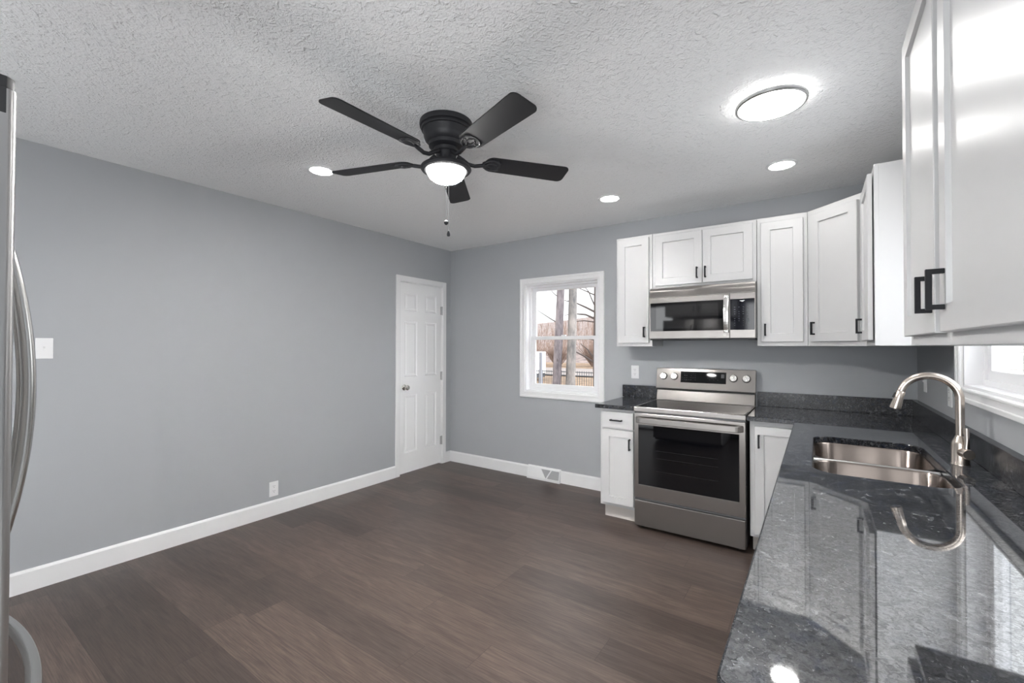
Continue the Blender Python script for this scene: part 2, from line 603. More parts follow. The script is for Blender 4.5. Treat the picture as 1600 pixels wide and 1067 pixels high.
j.box(-TH, 0.004, y0, y0 + 0.008, 0, DOOR[3])
j.box(-TH, 0.004, y1 - 0.008, y1, 0, DOOR[3])
j.box(-TH, 0.004, y0, y1, DOOR[3] - 0.008, DOOR[3])
j.box(-0.06, -0.045, y0, y1, 0.012, DOOR[3])
j.build('door_jamb', M['trim'], dr)
# leaf with six raised panels, front plane x=-0.004
def panel_door(y0, y1, z0, z1, xf, th, panels):
    verts, faces = [], []
    def V(*p): verts.append(p); return len(verts) - 1
    ys = sorted({y0, y1} | {p[0] for p in panels} | {p[1] for p in panels})
    zs = sorted({z0, z1} | {p[2] for p in panels} | {p[3] for p in panels})
    idx = {}
    def G(y, z):
        if (y, z) not in idx: idx[(y, z)] = V(xf, y, z)
        return idx[(y, z)]
    def inpanel(ya, yb, za, zb):
        return any(p[0] - 1e-6 <= ya and yb <= p[1] + 1e-6 and p[2] - 1e-6 <= za and zb <= p[3] + 1e-6 for p in panels)
    for a, b in zip(ys, ys[1:]):
        for cz, d in zip(zs, zs[1:]):
            if not inpanel(a, b, cz, d):
                faces.append((G(a, cz), G(b, cz), G(b, d), G(a, d)))
    for (a, b, cz, d) in panels:
        rings = []
        for ins, dx in ((0, 0), (0.012, -0.009), (0.020, -0.009), (0.038, -0.002)):
            if ins == 0:
                # all grid points on the rim in order
                ring = [G(y, cz) for y in ys if a <= y <= b] + [G(b, z) for z in zs if cz < z <= d] + [G(y, d) for y in reversed(ys) if a <= y < b] + [G(a, z) for z in reversed(zs) if cz < z < d]
                rings.append([G(a, cz), G(b, cz), G(b, d), G(a, d)])
            else:
                rings.append([V(xf + dx, a + ins, cz + ins), V(xf + dx, b - ins, cz + ins), V(xf + dx, b - ins, d - ins), V(xf + dx, a + ins, d - ins)])
        for r0, r1 in zip(rings, rings[1:]):
            for i in range(4):
                faces.append((r0[i], r0[(i + 1) % 4], r1[(i + 1) % 4], r1[i]))
        faces.append(tuple(rings[-1]))
    B = [V(xf - th, y0, z0), V(xf - th, y1, z0), V(xf - th, y1, z1), V(xf - th, y0, z1)]
    Fc = [G(y0, z0), G(y1, z0), G(y1, z1), G(y0, z1)]
    faces.append(tuple(B))
    for i in range(4):
        faces.append((Fc[i], Fc[(i + 1) % 4], B[(i + 1) % 4], B[i]))
    return verts, faces
py = [(-0.728, -0.545), (-0.420, -0.243)]
pz = [(1.748, 1.950), (1.040, 1.640), (0.228, 0.848)]
pans = [(a + 0.466 - 0.0, b + 0.466, c0, d0) for a, b in [(-0.716, -0.532), (-0.414, -0.236)] for c0, d0 in pz]
vv, ff = panel_door(-0.778 + 0.466, -0.156 + 0.466, 0.014, 2.055, -0.003, 0.035, pans)
MB().raw(vv, ff).build('door_leaf', M['door'], dr, angle=20)
hs = MB()
for zc_ in (1.786, 1.026, 0.274):
    hb = MB()
    hb.tube([(0.006, 0.466 - 0.152, zc_ - 0.05), (0.006, 0.466 - 0.152, zc_ + 0.05)], 0.007)
    hb.box(-0.004, 0.0035, 0.466 - 0.172, 0.466 - 0.148, zc_ - 0.048, zc_ + 0.048)
    hb.build('door_hinge', M['hinge'], dr)
kb = MB()
rx = Matrix.Rotation(R(90), 4, 'Y')
kb.lathe([(0, 0.0), (0.030, 0.0), (0.031, 0.004), (0.026, 0.009), (0.012, 0.012), (0.011, 0.034), (0.020, 0.040), (0.027, 0.050), (0.027, 0.058), (0.020, 0.066), (0, 0.068)], (-0.003, -0.718 + 0.466, 0.929), 24, rx)
kb.build('door_knob', M['chrome'], dr)

# ------------------------------------------------------------------ windows
def window(name, label, width, height, wall_to_world, sash='hung'):
    """local frame: x along wall, y outwards (0 = inner wall face), z up, origin at lower left of the opening"""
    root = bpy.data.objects.new(name, None)
    COL.objects.link(root)
    root.matrix_world = wall_to_world
    struct(root, label)
    w = 0.062
    c = MB()
    # picture-frame casing, two steps
    c.ring(-w, width + w, -w, height + w, -0.004 + 0.004, width, 0, height, -0.013, 0.001, 0.003)
    c.ring(-w + 0.0006, width + w - 0.0006, -w + 0.0006, height + w - 0.0006, -0.040, width + 0.040, -0.040, height + 0.040, -0.019, -0.005, 0.004)
    c.ring(-0.016, width + 0.016, -0.016, height + 0.016, -0.003, width + 0.003, -0.003, height + 0.003, -0.016, -0.005, 0.003)
    c.build('window_casing', M['trim'], root)
    f = MB()
    d = 0.13
    f.ring(-0.001, width + 0.001, -0.001, height + 0.001, 0.012, width - 0.012, 0.012, height - 0.012, 0.0005, d, 0.001)
    g = 0.032
    f.ring(0.0105, width - 0.0105, 0.0105, height - 0.0105, g, width - g, g + 0.006, height - g, 0.060, 0.128, 0.003)
    f.build('window_frame', M['vinyl'], root)
    def sashf(nm, x0, x1, z0, z1, y0, y1, s, rail):
        o = MB()
        o.ring(x0, x1, z0, z1, x0 + s, x1 - s, z0 + rail[0], z1 - rail[1], y0, y1, 0.003)
        ob = o.build(nm, M['vinyl'], root)
        p = MB()
        ym = (y0 + y1) / 2
        p.raw([(x0 + s - 0.004, ym, z0 + rail[0] - 0.004), (x1 - s + 0.004, ym, z0 + rail[0] - 0.004), (x1 - s + 0.004, ym, z1 - rail[1] + 0.004), (x0 + s - 0.004, ym, z1 - rail[1] + 0.004)], [(0, 1, 2, 3)])
        p.build('glass_pane', M['glass'], ob)
        return ob
    if sash == 'hung':
        mid = height * 0.497
        sashf('upper_sash', g, width - g, mid - 0.018, height - g, 0.098, 0.122, 0.044, (0.036, 0.036))
        lo = sashf('lower_sash', g, width - g, g + 0.006, mid + 0.018, 0.070, 0.096, 0.048, (0.040, 0.036))
        k = MB().box(width * 0.5 - 0.025, width * 0.5 + 0.025, 0.070, 0.092, mid + 0.018, mid + 0.030, 0.003)
        k.build('sash_lock', M['vinyl'], lo)
    else:
        mid = width * 0.5
        sashf('fixed_sash', mid - 0.02, width - g, g + 0.004, height - g, 0.098, 0.122, 0.044, (0.04, 0.04))
        sashf('sliding_sash', g, mid + 0.02, g + 0.004, height - g, 0.070, 0.096, 0.048, (0.045, 0.045))
    return root

window('window_1', 'white double-hung window in the back wall showing bare trees', WIN1[1] - WIN1[0], WIN1[3] - WIN1[2], Matrix.Translation((WIN1[0], 0, WIN1[2])))
# right wall: local x -> -y (left to right when facing it), local y -> +x
mw2 = Matrix(((0, 1, 0, W), (-1, 0, 0, WIN2[1]), (0, 0, 1, WIN2[2]), (0, 0, 0, 1)))
window('window_2', 'white framed window over the sink in the right wall', WIN2[1] - WIN2[0], WIN2[3] - WIN2[2], mw2, 'slide')

# ------------------------------------------------------------------ cabinets
def shaker(name, x0, x1, z0, z1, parent, stile=0.058, th=0.020, y=0.0, material=None, slab=False):
    """door whose back lies on plane y, front towards -y"""
    mb = MB()
    if slab:
        mb.box(x0, x1, y - th, y, z0, z1, 0.002)
        return mb.build(name, material or M['cab'], parent)
    e = 0.002
    rings = []
    def rg(i, yy): return [(x0 + i, yy, z0 + i), (x1 - i, yy, z0 + i), (x1 - i, yy, z1 - i), (x0 + i, yy, z1 - i)]
    rings = [rg(0, y), rg(0, y - th + e), rg(e, y - th), rg(stile, y - th), rg(stile + 0.0025, y - th + 0.0095), ]
    verts = [v for r in rings for v in r]
    faces = [(0, 1, 2, 3)]
    for k in range(len(rings) - 1):
        for i in range(4):
            a = k * 4 + i; b = k * 4 + (i + 1) % 4
            faces.append((a, b, b + 4, a + 4))
    k = (len(rings) - 1) * 4
    faces.append((k, k + 1, k + 2, k + 3))
    mb.raw(verts, faces)
    return mb.build(name, material or M['cab'], parent, angle=15)

def pull(parent, x, z0, z1, y, horizontal=False, L=None, proj=0.030):
    """square black bar pull standing on plane y (front towards -y)"""
    b = MB()
    s = 0.0052
    if horizontal:
        xa, xb = x
        b.box(xa, xb, y - proj, y - proj + 2 * s, z0 - s, z0 + s, 0.001)
        b.box(xa, xa + 2 * s, y - proj + 2 * s - 0.0011, y, z0 - s, z0 + s, 0.001)
        b.box(xb - 2 * s, xb, y - proj + 2 * s - 0.0011, y, z0 - s, z0 + s, 0.001)
    else:
        b.box(x - s, x + s, y - proj, y - proj + 2 * s, z0, z1, 0.001)
        b.box(x - s, x + s, y - proj + 2 * s - 0.0011, y, z0, z0 + 2 * s, 0.001)
        b.box(x - s, x + s, y - proj + 2 * s - 0.0011, y, z1 - 2 * s, z1, 0.001)
    return b.build('door_pull' if not horizontal else 'drawer_pull', M['black'], parent)

UG = 'white upper cabinets'
def upper(label, loc, rz, width, depth, z0, z1, doors, gap=0.001):
    """doors: (x0, x1, z0, z1, pull_x or None, pull_z0)"""
    t = thing('upper_cabinet', label, 'cabinet', (loc[0], loc[1], z0), rz, UG)
    h = z1 - z0
    c = MB()
    c.box(0.0008, width - 0.0008, 0, 0.019, 0, h, 0.0012)
    c.box(0.002, width - 0.002, 0.018, depth, 0.0, h - 0.001)
    c.build('cabinet_box', M['cab'], t)
    for (a, b, dz0, dz1, px, pz) in doors:
        d = shaker('door', a, b, dz0 - z0, dz1 - z0, t, y=-gap)
        if px is not None:
            pull(d, px, pz - z0, pz - z0 + 0.086, -0.020 - gap)
    return t

D = 0.304
upper('narrow white upper cabinet left of the microwave, nearest the window', (2.208, -0.305, 0), 0, 0.306, D, ZB - 0.003, ZT,
      [(0.022, 0.282, 1.400, 2.272, 0.247, 1.446)])
upper('short white two-door upper cabinet above the microwave', (2.516, -0.305, 0), 0, 0.752, D, 1.843, ZT,
      [(0.028, 0.385, 1.862, 2.270, 0.350, 1.899), (0.389, 0.728, 1.862, 2.270, 0.410, 1.899)])
upper('narrow white upper cabinet between the microwave and the angled corner cabinet', (3.270, -0.305, 0), 0, 0.305, D, ZB, ZT,
      [(0.026, 0.280, 1.404, 2.258, 0.053, 1.447)])
# diagonal corner cabinet
cc = thing('upper_cabinet', 'angled white corner upper cabinet with its door set diagonally', 'cabinet', (3.576, -0.305, ZB), 0, UG)
c = MB()
c.prism([(0, 0), (0.290, -0.290), (W - 3.576 - 0.002, -0.290), (W - 3.576 - 0.002, 0.303), (0, 0.303)], 0, ZT - ZB, 'z')
c.build('cabinet_box', M['cab'], cc)
dgt = MB()
ang = R(-45)
rotm = Matrix.Rotation(ang, 4, 'Z')
dd = shaker('door', 0.042, 0.372, 1.404 - ZB, 2.258 - ZB, cc, y=-0.001)
dd.rotation_euler = (0, 0, ang)
pull(dd, 0.070, 1.449 - ZB, 1.449 - ZB + 0.086, -0.021)
upper('small white upper cabinet on the right wall beside the corner cabinet, seen edge-on', (3.866, -0.597, 0), R(-90), 0.468, D, ZB, ZT,
      [(0.030, 0.440, 1.404, 2.258, 0.075, 1.447)], 0.006)
upper('large white upper cabinet near the camera, far one of the pair over the counter', (3.866, -2.098, 0), R(-90), 0.493, D, ZB - 0.004, ZT + 0.003,
      [(0.036, 0.462, 1.399, 2.290, 0.436, 1.446)])
upper('large white upper cabinet closest to the camera at the right edge', (3.866, -2.592, 0), R(-90), 0.56, D, ZB - 0.004, ZT + 0.003,
      [(0.020, 0.535, 1.399, 2.290, 0.066, 1.446)])

# base cabinets
BG = 'white base cabinets'
def base(label, loc, rz, width, depth=0.608, doors=(), drawers=(), z1=0.880):
    t = thing('base_cabinet', label, 'cabinet', (loc[0], loc[1], 0), rz, BG)
    c = MB()
    c.box(0.0008, width - 0.0008, 0, 0.019, 0.112, z1, 0.0012)
    c.box(0.002, width - 0.002, 0.018, depth, 0.112, z1)
    c.build('cabinet_box', M['cab'], t)
    k = MB().box(0.010, width - 0.002, 0.072, depth, 0.0, 0.113)
    k.build('toe_kick', M['toe'], t)
    for (a, b, z0, z1_, px, pz) in doors:
        d = shaker('door', a, b, z0, z1_, t, stile=0.054, y=-0.001)
        if px is not None:
            pull(d, px, pz, pz + 0.086, -0.021)
    for (a, b, z0, z1_, p) in drawers:
        d = shaker('drawer_front', a, b, z0, z1_, t, y=-0.001, slab=True)
        if p is not None:
            pull(d, (p - 0.048, p + 0.048), (z0 + z1_) / 2, 0, -0.021, True)
    return t
base('narrow white base cabinet with one drawer left of the range', (2.190, -0.609, 0), 0, 0.282, doors=[(0.026, 0.276, 0.138, 0.716, 0.250, 0.572)], drawers=[(0.026, 0.276, 0.729, 0.857, 0.142)])
base('white base cabinet right of the range, partly behind the counter edge', (3.252, -0.609, 0), 0, 0.290, doors=[(0.030, 0.286, 0.138, 0.846, 0.056, 0.706)])
# run along the right wall, under the big counter (fronts face -x)
base('plain white corner base cabinet under the countertop bend, left of the sink base', (3.548, -0.634, 0), R(-90), 0.464, depth=0.61, doors=[(0.03, 0.434, 0.138, 0.846, 0.40, 0.706)])
base('white sink base cabinet below the sink, under the long counter', (3.548, -1.10, 0), R(-90), 0.914, depth=0.61, doors=[(0.03, 0.455, 0.138, 0.716, 0.42, 0.60), (0.459, 0.884, 0.138, 0.716, 0.494, 0.60)], drawers=[(0.03, 0.884, 0.729, 0.857, None)], z1=0.66)
base('white drawer base cabinet under the near end of the long counter', (3.548, -2.016, 0), R(-90), 1.215, depth=0.61, doors=[(0.03, 0.60, 0.138, 0.716, 0.565, 0.60), (0.61, 1.185, 0.138, 0.716, 0.645, 0.60)], drawers=[(0.03, 0.60, 0.729, 0.857, 0.31), (0.61, 1.185, 0.729, 0.857, 0.9)])

# ------------------------------------------------------------------ granite counters
def offset_poly(poly, d):
    """inset a CCW polygon by d"""
    n = len(poly); out = []
    for i in range(n):
        p0 = Vector(poly[i - 1]); p1 = Vector(poly[i]); p2 = Vector(poly[(i + 1) % n])
        e1 = (p1 - p0).normalized(); e2 = (p2 - p1).normalized()
        n1 = Vector((-e1.y, e1.x)); n2 = Vector((-e2.y, e2.x))
        b = n1 + n2
        b = b / max(b.dot(n1), 1e-6)
        out.append(tuple(p1 + b * d))
    return out
def slab(outer, hole, z0, z1, ch=0.004):
    bm = bmesh.new()
    def loop(poly, z): return [bm.verts.new((p[0], p[1], z)) for p in poly]
    def ringfaces(a, b):
        for i in range(len(a)):
            j = (i + 1) % len(a)
            bm.faces.new((a[i], a[j], b[j], b[i]))
    def full(poly, sgn):
        lo = loop(poly, z0); m1 = loop(poly, z1 - ch)
        m2 = loop(offset_poly(poly, sgn * ch * 0.3), z1 - ch * 0.3)
        tp = loop(offset_poly(poly, sgn * ch), z1)
        ringfaces(lo, m1); ringfaces(m1, m2); ringfaces(m2, tp)
        return lo, tp
    los, tps = [], []
    lo, tp = full(outer, 1.0); los.append(lo); tps.append(tp)
    if hole:
        lo, tp = full(hole, -1.0); los.append(lo); tps.append(tp)
    for loops in (los, tps):
        es = []
        for L in loops:
            for i in range(len(L)):
                e = bm.edges.get((L[i], L[(i + 1) % len(L)])) or bm.edges.new((L[i], L[(i + 1) % len(L)]))
                es.append(e)
        bmesh.ops.triangle_fill(bm, use_beauty=True, use_dissolve=False, edges=es)
    bmesh.ops.recalc_face_normals(bm, faces=bm.faces)
    mb = MB(); mb._merge(bm)
    return mb
def two_finish(o):
    # polished top; edges take the darker, duller copy that mutes reflections
    o.data.materials.append(M['splash'])
    for p in o.data.polygons:
        if p.normal.z < 0.95:
            p.material_index = 1
ct = thing('countertop', 'small dark granite countertop left of the range', 'countertop', (2.164, -0.658, 0.882), 0, 'dark granite countertops')
two_finish(slab([(0, 0), (0.312, 0), (0.312, 0.656), (0, 0.656)], None, 0, 0.030).build('counter_slab', M['granite'], ct, angle=12))
MB().box(-0.009, 0.312, 0.628, 0.6565, 0.0305, 0.138, 0.002).build('backsplash', M['splash'], ct)
XF = 3.507
ct = thing('countertop', 'long L-shaped dark granite countertop holding the sink', 'countertop', (XF, -3.278, 0.882), 0, 'dark granite countertops')
SX0, SX1, SY0, SY1 = 3.608, 4.015, -1.965, -1.168
hole = rounded_rect(SX0 - XF, SX1 - XF, SY0 + 3.278, SY1 + 3.278, 0.085, 10)
xl, xw, yb, yfr = 3.2415 - XF, W - XF - 0.002, 3.276, 3.278 - 0.658
rr = 0.022
corner = [(rr - rr * math.cos(R(a)), rr - rr * math.sin(R(a))) for a in range(0, 91, 15)]
outer = corner + [(xw, 0), (xw, yb), (xl, yb), (xl, yfr), (-0.0, yfr)]
two_finish(slab(outer, hole, 0, 0.030).build('counter_slab', M['granite'], ct, angle=12))
MB().box(xl, xw, yb - 0.030, yb, 0.0305, 0.138, 0.002).build('backsplash', M['splash'], ct)
MB().box(xw - 0.030, xw, 0.0, yb - 0.0305, 0.0305, 0.138, 0.002).build('backsplash', M['splash'], ct)

# sink
sk = thing('kitchen_sink', 'double-bowl stainless sink set under the granite', 'sink', (3.8115, -1.5665, 0.69), 0)
def bowl(nm, x0, x1, y0, y1, ztop, zbot, r):
    bm = bmesh.new()
    def lp(d, z, rr_): return [bm.verts.new((p[0] - 3.8115, p[1] + 1.5665, z - 0.69)) for p in rounded_rect(x0 + d, x1 - d, y0 + d, y1 - d, rr_, 8)]
    L = [lp(-0.012, ztop, r + 0.012), lp(0, ztop, r), lp(0.004, ztop - 0.006, r - 0.004), lp(0.010, zbot + 0.03, r - 0.01), lp(0.018, zbot + 0.008, r - 0.015), lp(0.035, zbot, r - 0.02)]
    for a, b in zip(L, L[1:]):
        for i in range(len(a)):
            j = (i + 1) % len(a)
            bm.faces.new((a[i], a[j], b[j], b[i]))
    bm.faces.new(L[-1])
    mb = MB(); mb._merge(bm)
    ob = mb.build(nm, M['sinksteel'], sk, angle=50)
    cx, cy = (x0 + x1) / 2 - 3.8115, (y0 + y1) / 2 + 1.5665
    MB().lathe([(0.0, 0.002), (0.03, 0.002), (0.038, 0.004), (0.044, 0.001), (0.044, -0.001)], (cx, cy, zbot - 0.69), 24).build('drain', M['handle_steel'], ob)
    return ob
MB().tube([(SX0 - 3.8115 + 0.002, -0.0235, 0.186), (-0.10, -0.0235, 0.1875), (0.10, -0.0235, 0.1875), (SX1 - 3.8115 - 0.002, -0.0235, 0.186)], 0.0085, 12).build('bowl_divider', M['handle_steel'], sk, angle=60)
bowl('sink_bowl', SX0 + 0.002, SX1 - 0.002, -1.578, SY1 - 0.002, 0.8815, 0.70, 0.083)
bowl('sink_bowl', SX0 + 0.002, SX1 - 0.002, SY0 + 0.002, -1.602, 0.8815, 0.70, 0.083)

# faucet
fa = thing('kitchen_faucet', 'tall brushed nickel gooseneck faucet behind the sink', 'faucet', (4.080, -1.53, ZC), 0)
MB().lathe([(0.0, 0), (0.0285, 0), (0.0285, 0.003), (0.0265, 0.006), (0.0262, 0.076), (0.024, 0.088), (0.017, 0.103), (0.0138, 0.112), (0.0, 0.112)], n=32).build('faucet_body', M['nickel'], fa, angle=50)
ra = 0.0875
path = [(0, 0, 0.10), (0, 0, 0.15), (0, 0, 0.20), (0, 0, 0.253)]
for k in range(1, 23):
    a = R(165 * k / 22)
    path.append((-ra + ra * math.cos(a), 0, 0.253 + ra * math.sin(a)))
MB().tube(path, 0.0137, 20).build('faucet_spout', M['nickel'], fa, angle=60)
p = Vector(path[-1]); td = Vector((-math.sin(R(165)), 0, math.cos(R(165))))
sh = MB().tube([p + td * 0.0015, p + td * 0.004, p + td * 0.03, p + td * 0.070, p + td * 0.076], [0.0140, 0.0152, 0.0155, 0.0192, 0.0185], 20)
so = sh.build('spray_head', M['nickel'], fa, angle=50)
perp = Vector((-td.z, 0, td.x))
if perp.x > 0: perp = -perp
bt = MB().tube([p + td * 0.012 + perp * 0.014, p + td * 0.034 + perp * 0.0165], 0.005, 10)
bt.build('spray_button', M['dark'], so)
hv = Vector((0.22, -1.0, 0.0)).normalized()
hb_ = MB()
hb_.tube([hv * 0.018 + Vector((0, 0, 0.05)), hv * 0.058 + Vector((0, 0, 0.05)), hv * 0.0605 + Vector((0, 0, 0.05))], [0.0185, 0.0190, 0.0178], 24)
hd = hb_.build('handle_hub', M['nickel'], fa, angle=50)
MB().tube([hv * 0.040 + Vector((0, 0, 0.060)), hv * 0.036 + Vector((0.004, 0, 0.10)), hv * 0.030 + Vector((0.006, 0, 0.145))], [0.0085, 0.0075, 0.0068], 14).build('lever', M['nickel'], hd, angle=50)

# ------------------------------------------------------------------ range
rg = thing('electric_range', 'stainless steel freestanding electric range with black oven window', 'range', (2.479, -0.655, 0), 0)
RW = 0.757
MB().box(0.004, RW - 0.004, 0.020, 0.645, 0.020, 0.900, 0.002).build('range_body', M['steel_grey'], rg)
for fx in (0.05, RW - 0.05):
    for fy in (0.07, 0.60):
        MB().lathe([(0, 0), (0.018, 0), (0.018, 0.006), (0.012, 0.008), (0.012, 0.022), (0, 0.022)], (fx, fy, 0), 14).build('leveling_foot', M['dark'], rg)
# drawer front
MB().box(0.004, RW - 0.004, 0.0, 0.022, 0.026, 0.218, 0.005).build('storage_drawer', M['steel'], rg)
# oven door: steel frame around the window
od = MB()
z0, z1 = 0.236, 0.868
wx0, wx1, wz0, wz1 = 0.035, RW - 0.042, 0.335, 0.782
od.ring(0.003, RW - 0.003, z0, z1, wx0, wx1, wz0, wz1, 0.0, 0.03, 0.003)
odo = od.build('oven_door', M['steel'], rg)
MB().box(wx0 - 0.001, wx1 + 0.001, 0.0025, 0.020, wz0 - 0.001, wz1 + 0.001).build('oven_window', M['bglass'], odo)
# faint rack lines behind the glass, printed as thin bars
rk = MB()
for zz in (0.45, 0.545, 0.60):
    rk.box(wx0 + 0.13, wx1 - 0.13, 0.0019, 0.0027, zz, zz + 0.0015)
rk.build('oven_rack', mat('rack_wire', (0.02, 0.02, 0.02), 0.3), odo)
# handle: wide flat bar with tapered ends
hp = [(0.012, 0.002), (0.040, -0.044), (0.060, -0.050), (RW - 0.060, -0.050), (RW - 0.040, -0.044), (RW - 0.012, 0.002), (RW - 0.05, 0.002), (RW - 0.068, -0.026), (0.068, -0.026), (0.05, 0.002)]
MB().prism(hp, 0.800, 0.842, 'z', 0.004).build('oven_handle', M['steel'], odo)
# cooktop
cf = MB()
cf.box(0.0, RW, -0.004, 0.022, 0.880, 0.9155, 0.004)
cf.box(0.0, 0.014, 0.0215, 0.58, 0.895, 0.9155, 0.002)
cf.box(RW - 0.014, RW, 0.0215, 0.58, 0.895, 0.9155, 0.002)
cf.build('cooktop_frame', M['steel'], rg)
MB().box(0.0135, RW - 0.0135, 0.0215, 0.575, 0.896, 0.9148).build('cooktop_glass', M['bglass'], rg)
# backguard
lower = [(0.555, 0.9148), (0.645, 0.9148), (0.645, 1.000), (0.578, 1.000)]
MB().prism(lower, 0.006, RW - 0.006, 'x', 0.003).build('backguard_base', M['steel'], rg)
MB().box(0.012, RW - 0.012, 0.585, 0.640, 0.999, 1.016).build('backguard_gap', M['dark'], rg)
tilt = 12.0
bgm = Matrix.Translation((0, 0.556, 1.014)) @ Matrix.Rotation(R(-tilt), 4, 'X')
bgd = MB().box(0.0, RW, 0.0, 0.035, 0.0, 0.177, 0.004, mtx=bgm)
bgd.box(0.01, RW - 0.01, 0.034, 0.05, 0.0, 0.15, mtx=bgm)
bgo = bgd.build('control_panel', M['steel'], rg)
MB().box(0.202, 0.550, -0.0012, 0.004, 0.058, 0.151, mtx=bgm).build('display', M['bglass'], bgo)
rnd = random.Random(3)
ppm = mat('dim_panel_print', (0.06, 0.06, 0.07), 0.5)
for r_ in range(4):
    for c_ in range(7):
        if rnd.random() < 0.8:
            MB().box(0.212 + c_ * 0.017, 0.212 + c_ * 0.017 + 0.008, -0.0017, -0.0011, 0.135 - r_ * 0.018, 0.1375 - r_ * 0.018, mtx=bgm).build('panel_print', ppm, bgo)
for c_ in range(6):
    MB().box(0.41 + c_ * 0.015, 0.41 + c_ * 0.015 + 0.007, -0.0017, -0.0011, 0.100 - (c_ % 2) * 0.014, 0.1025 - (c_ % 2) * 0.014, mtx=bgm).build('panel_print', ppm, bgo)
MB().box(0.512, 0.537, -0.0017, -0.0011, 0.105, 0.138, mtx=bgm).build('display_window', mat('dim_display', (0.03, 0.03, 0.035), 0.4), bgo)
for kx in (0.063, 0.151, 0.603, 0.694):
    km = bgm @ Matrix.Translation((kx, -0.0005, 0.106)) @ Matrix.Rotation(R(90), 4, 'X')
    kr = MB().lathe([(0, 0), (0.0305, 0), (0.0305, 0.004), (0.028, 0.006), (0, 0.006)], n=28, mtx=km)
    ko = kr.build('knob_skirt', M['dark'], bgo)
    kk = MB().lathe([(0, 0.006), (0.0275, 0.006), (0.0265, 0.022), (0.024, 0.025), (0, 0.025)], n=28, mtx=km)
    kk.box(-0.005, 0.005, -0.0255, 0.0255, 0.024, 0.034, 0.002, mtx=km)
    kk.build('knob', M['handle_steel'], ko)

# ------------------------------------------------------------------ microwave
mw = thing('microwave', 'stainless steel over-the-range microwave with black window', 'microwave', (2.517, -0.400, 1.432), 0)
MWW, MWH = 0.751, 0.406
MB().box(0.0, MWW, 0.030, 0.396, 0.0, MWH - 0.001, 0.002).build('microwave_body', mat('microwave_case', (0.33, 0.33, 0.33), 0.35, 0.8), mw)
MB().box(0.006, MWW - 0.006, 0.004, 0.36, -0.012, 0.0005, 0.004).build('vent_underside', M['dark'], mw)
MB().box(0.52, 0.70, 0.02, 0.05, -0.0145, -0.0118).build('cooktop_light', mat('light_cover', (0.25, 0.25, 0.25), 0.3), mw)
tv = MB().prism([(0.0, 0.0), (0.030, 0.0), (0.030, MWH - 0.327 - 0.004), (0.022, MWH - 0.327 - 0.004)], 0.0, MWW, 'x', 0.002, mtx=Matrix.Translation((0, 0, 0.3275)))
tv.build('vent_grille', M['steel'], mw)
MD = 0.585
f = MB()
f.ring(0.0, MD, 0.0, 0.326, 0.011, MD - 0.0035, 0.060, 0.281, 0.0, 0.03, 0.002)
fo = f.build('microwave_door', M['steel'], mw)
MB().box(0.0105, MD - 0.003, 0.002, 0.028, 0.0595, 0.2815).build('door_glass', M['bglass'], fo)
MB().box(0.055, 0.508, 0.0012, 0.0022, 0.078, 0.262).build('door_screen', M['mwmesh'], fo)
g_ = MB()
g_.ring(MD + 0.002, MWW, 0.0, 0.326, MD + 0.0045, MWW - 0.006, 0.060, 0.281, 0.0, 0.03, 0.002)
go = g_.build('control_surround', M['steel'], mw)
MB().box(MD + 0.004, MWW - 0.0055, 0.002, 0.028, 0.0595, 0.2815).build('control_panel', mat('control_glass', (0.004, 0.004, 0.008), 0.06), go)
rnd = random.Random(5)
kpm = mat('dim_key_print', (0.10, 0.11, 0.12), 0.5)
for c_ in range(4):
    for r_ in range(9):
        if rnd.random() < 0.85:
            cx = MD + 0.034 + c_ * 0.028
            cz = 0.222 - r_ * 0.0165
            wdt = 0.004 + 0.006 * rnd.random()
            MB().box(cx - wdt / 2, cx + wdt / 2, 0.0012, 0.0021, cz, cz + 0.0032).build('key_print', kpm, go)
MB().box(MD + 0.108, MD + 0.126, 0.0012, 0.0021, 0.105, 0.140).build('start_key', kpm, go)
lg = MB()
for k, (dx, dz, w_, h_) in enumerate(((0.076, 0.268, 0.020, 0.005), (0.084, 0.2645, 0.018, 0.006), (0.092, 0.2695, 0.016, 0.004))):
    lg.prism([(MD + dx + w_ / 2 * math.cos(2 * PI * i / 16), dz + h_ / 2 * math.sin(2 * PI * i / 16)) for i in range(16)], 0.0010 - k * 0.00005, 0.0021, 'y')
lg.build('badge', M['logo'], go)
MB().lathe([(0, 0), (0.011, 0), (0.011, 0.001), (0, 0.0012)], (0.553, 0.0, 0.026), 24, Matrix.Rotation(R(90), 4, 'X')).build('door_emblem', mat('emblem_ring', (0.42, 0.40, 0.38), 0.35, 1.0), fo)
# bowed vertical handle
hpts = []
bmh = MB()
prof = []
nseg = 14
for k in range(nseg + 1):
    u = k / nseg
    prof.append((0.012 - 0.052 * math.sin(PI * (0.14 + 0.72 * u)), 0.040 + 0.272 * u))
inner = [(a + 0.014, b) for a, b in prof][::-1]
bmh.prism(prof + inner, 0.548, 0.584, 'x', 0.003)
bmh.box(0.553, 0.579, -0.022, 0.004, 0.040, 0.058, 0.002)
bmh.box(0.553, 0.579, -0.022, 0.004, 0.294, 0.312, 0.002)
bmh.build('microwave_handle', M['handle_steel'], fo, angle=50)

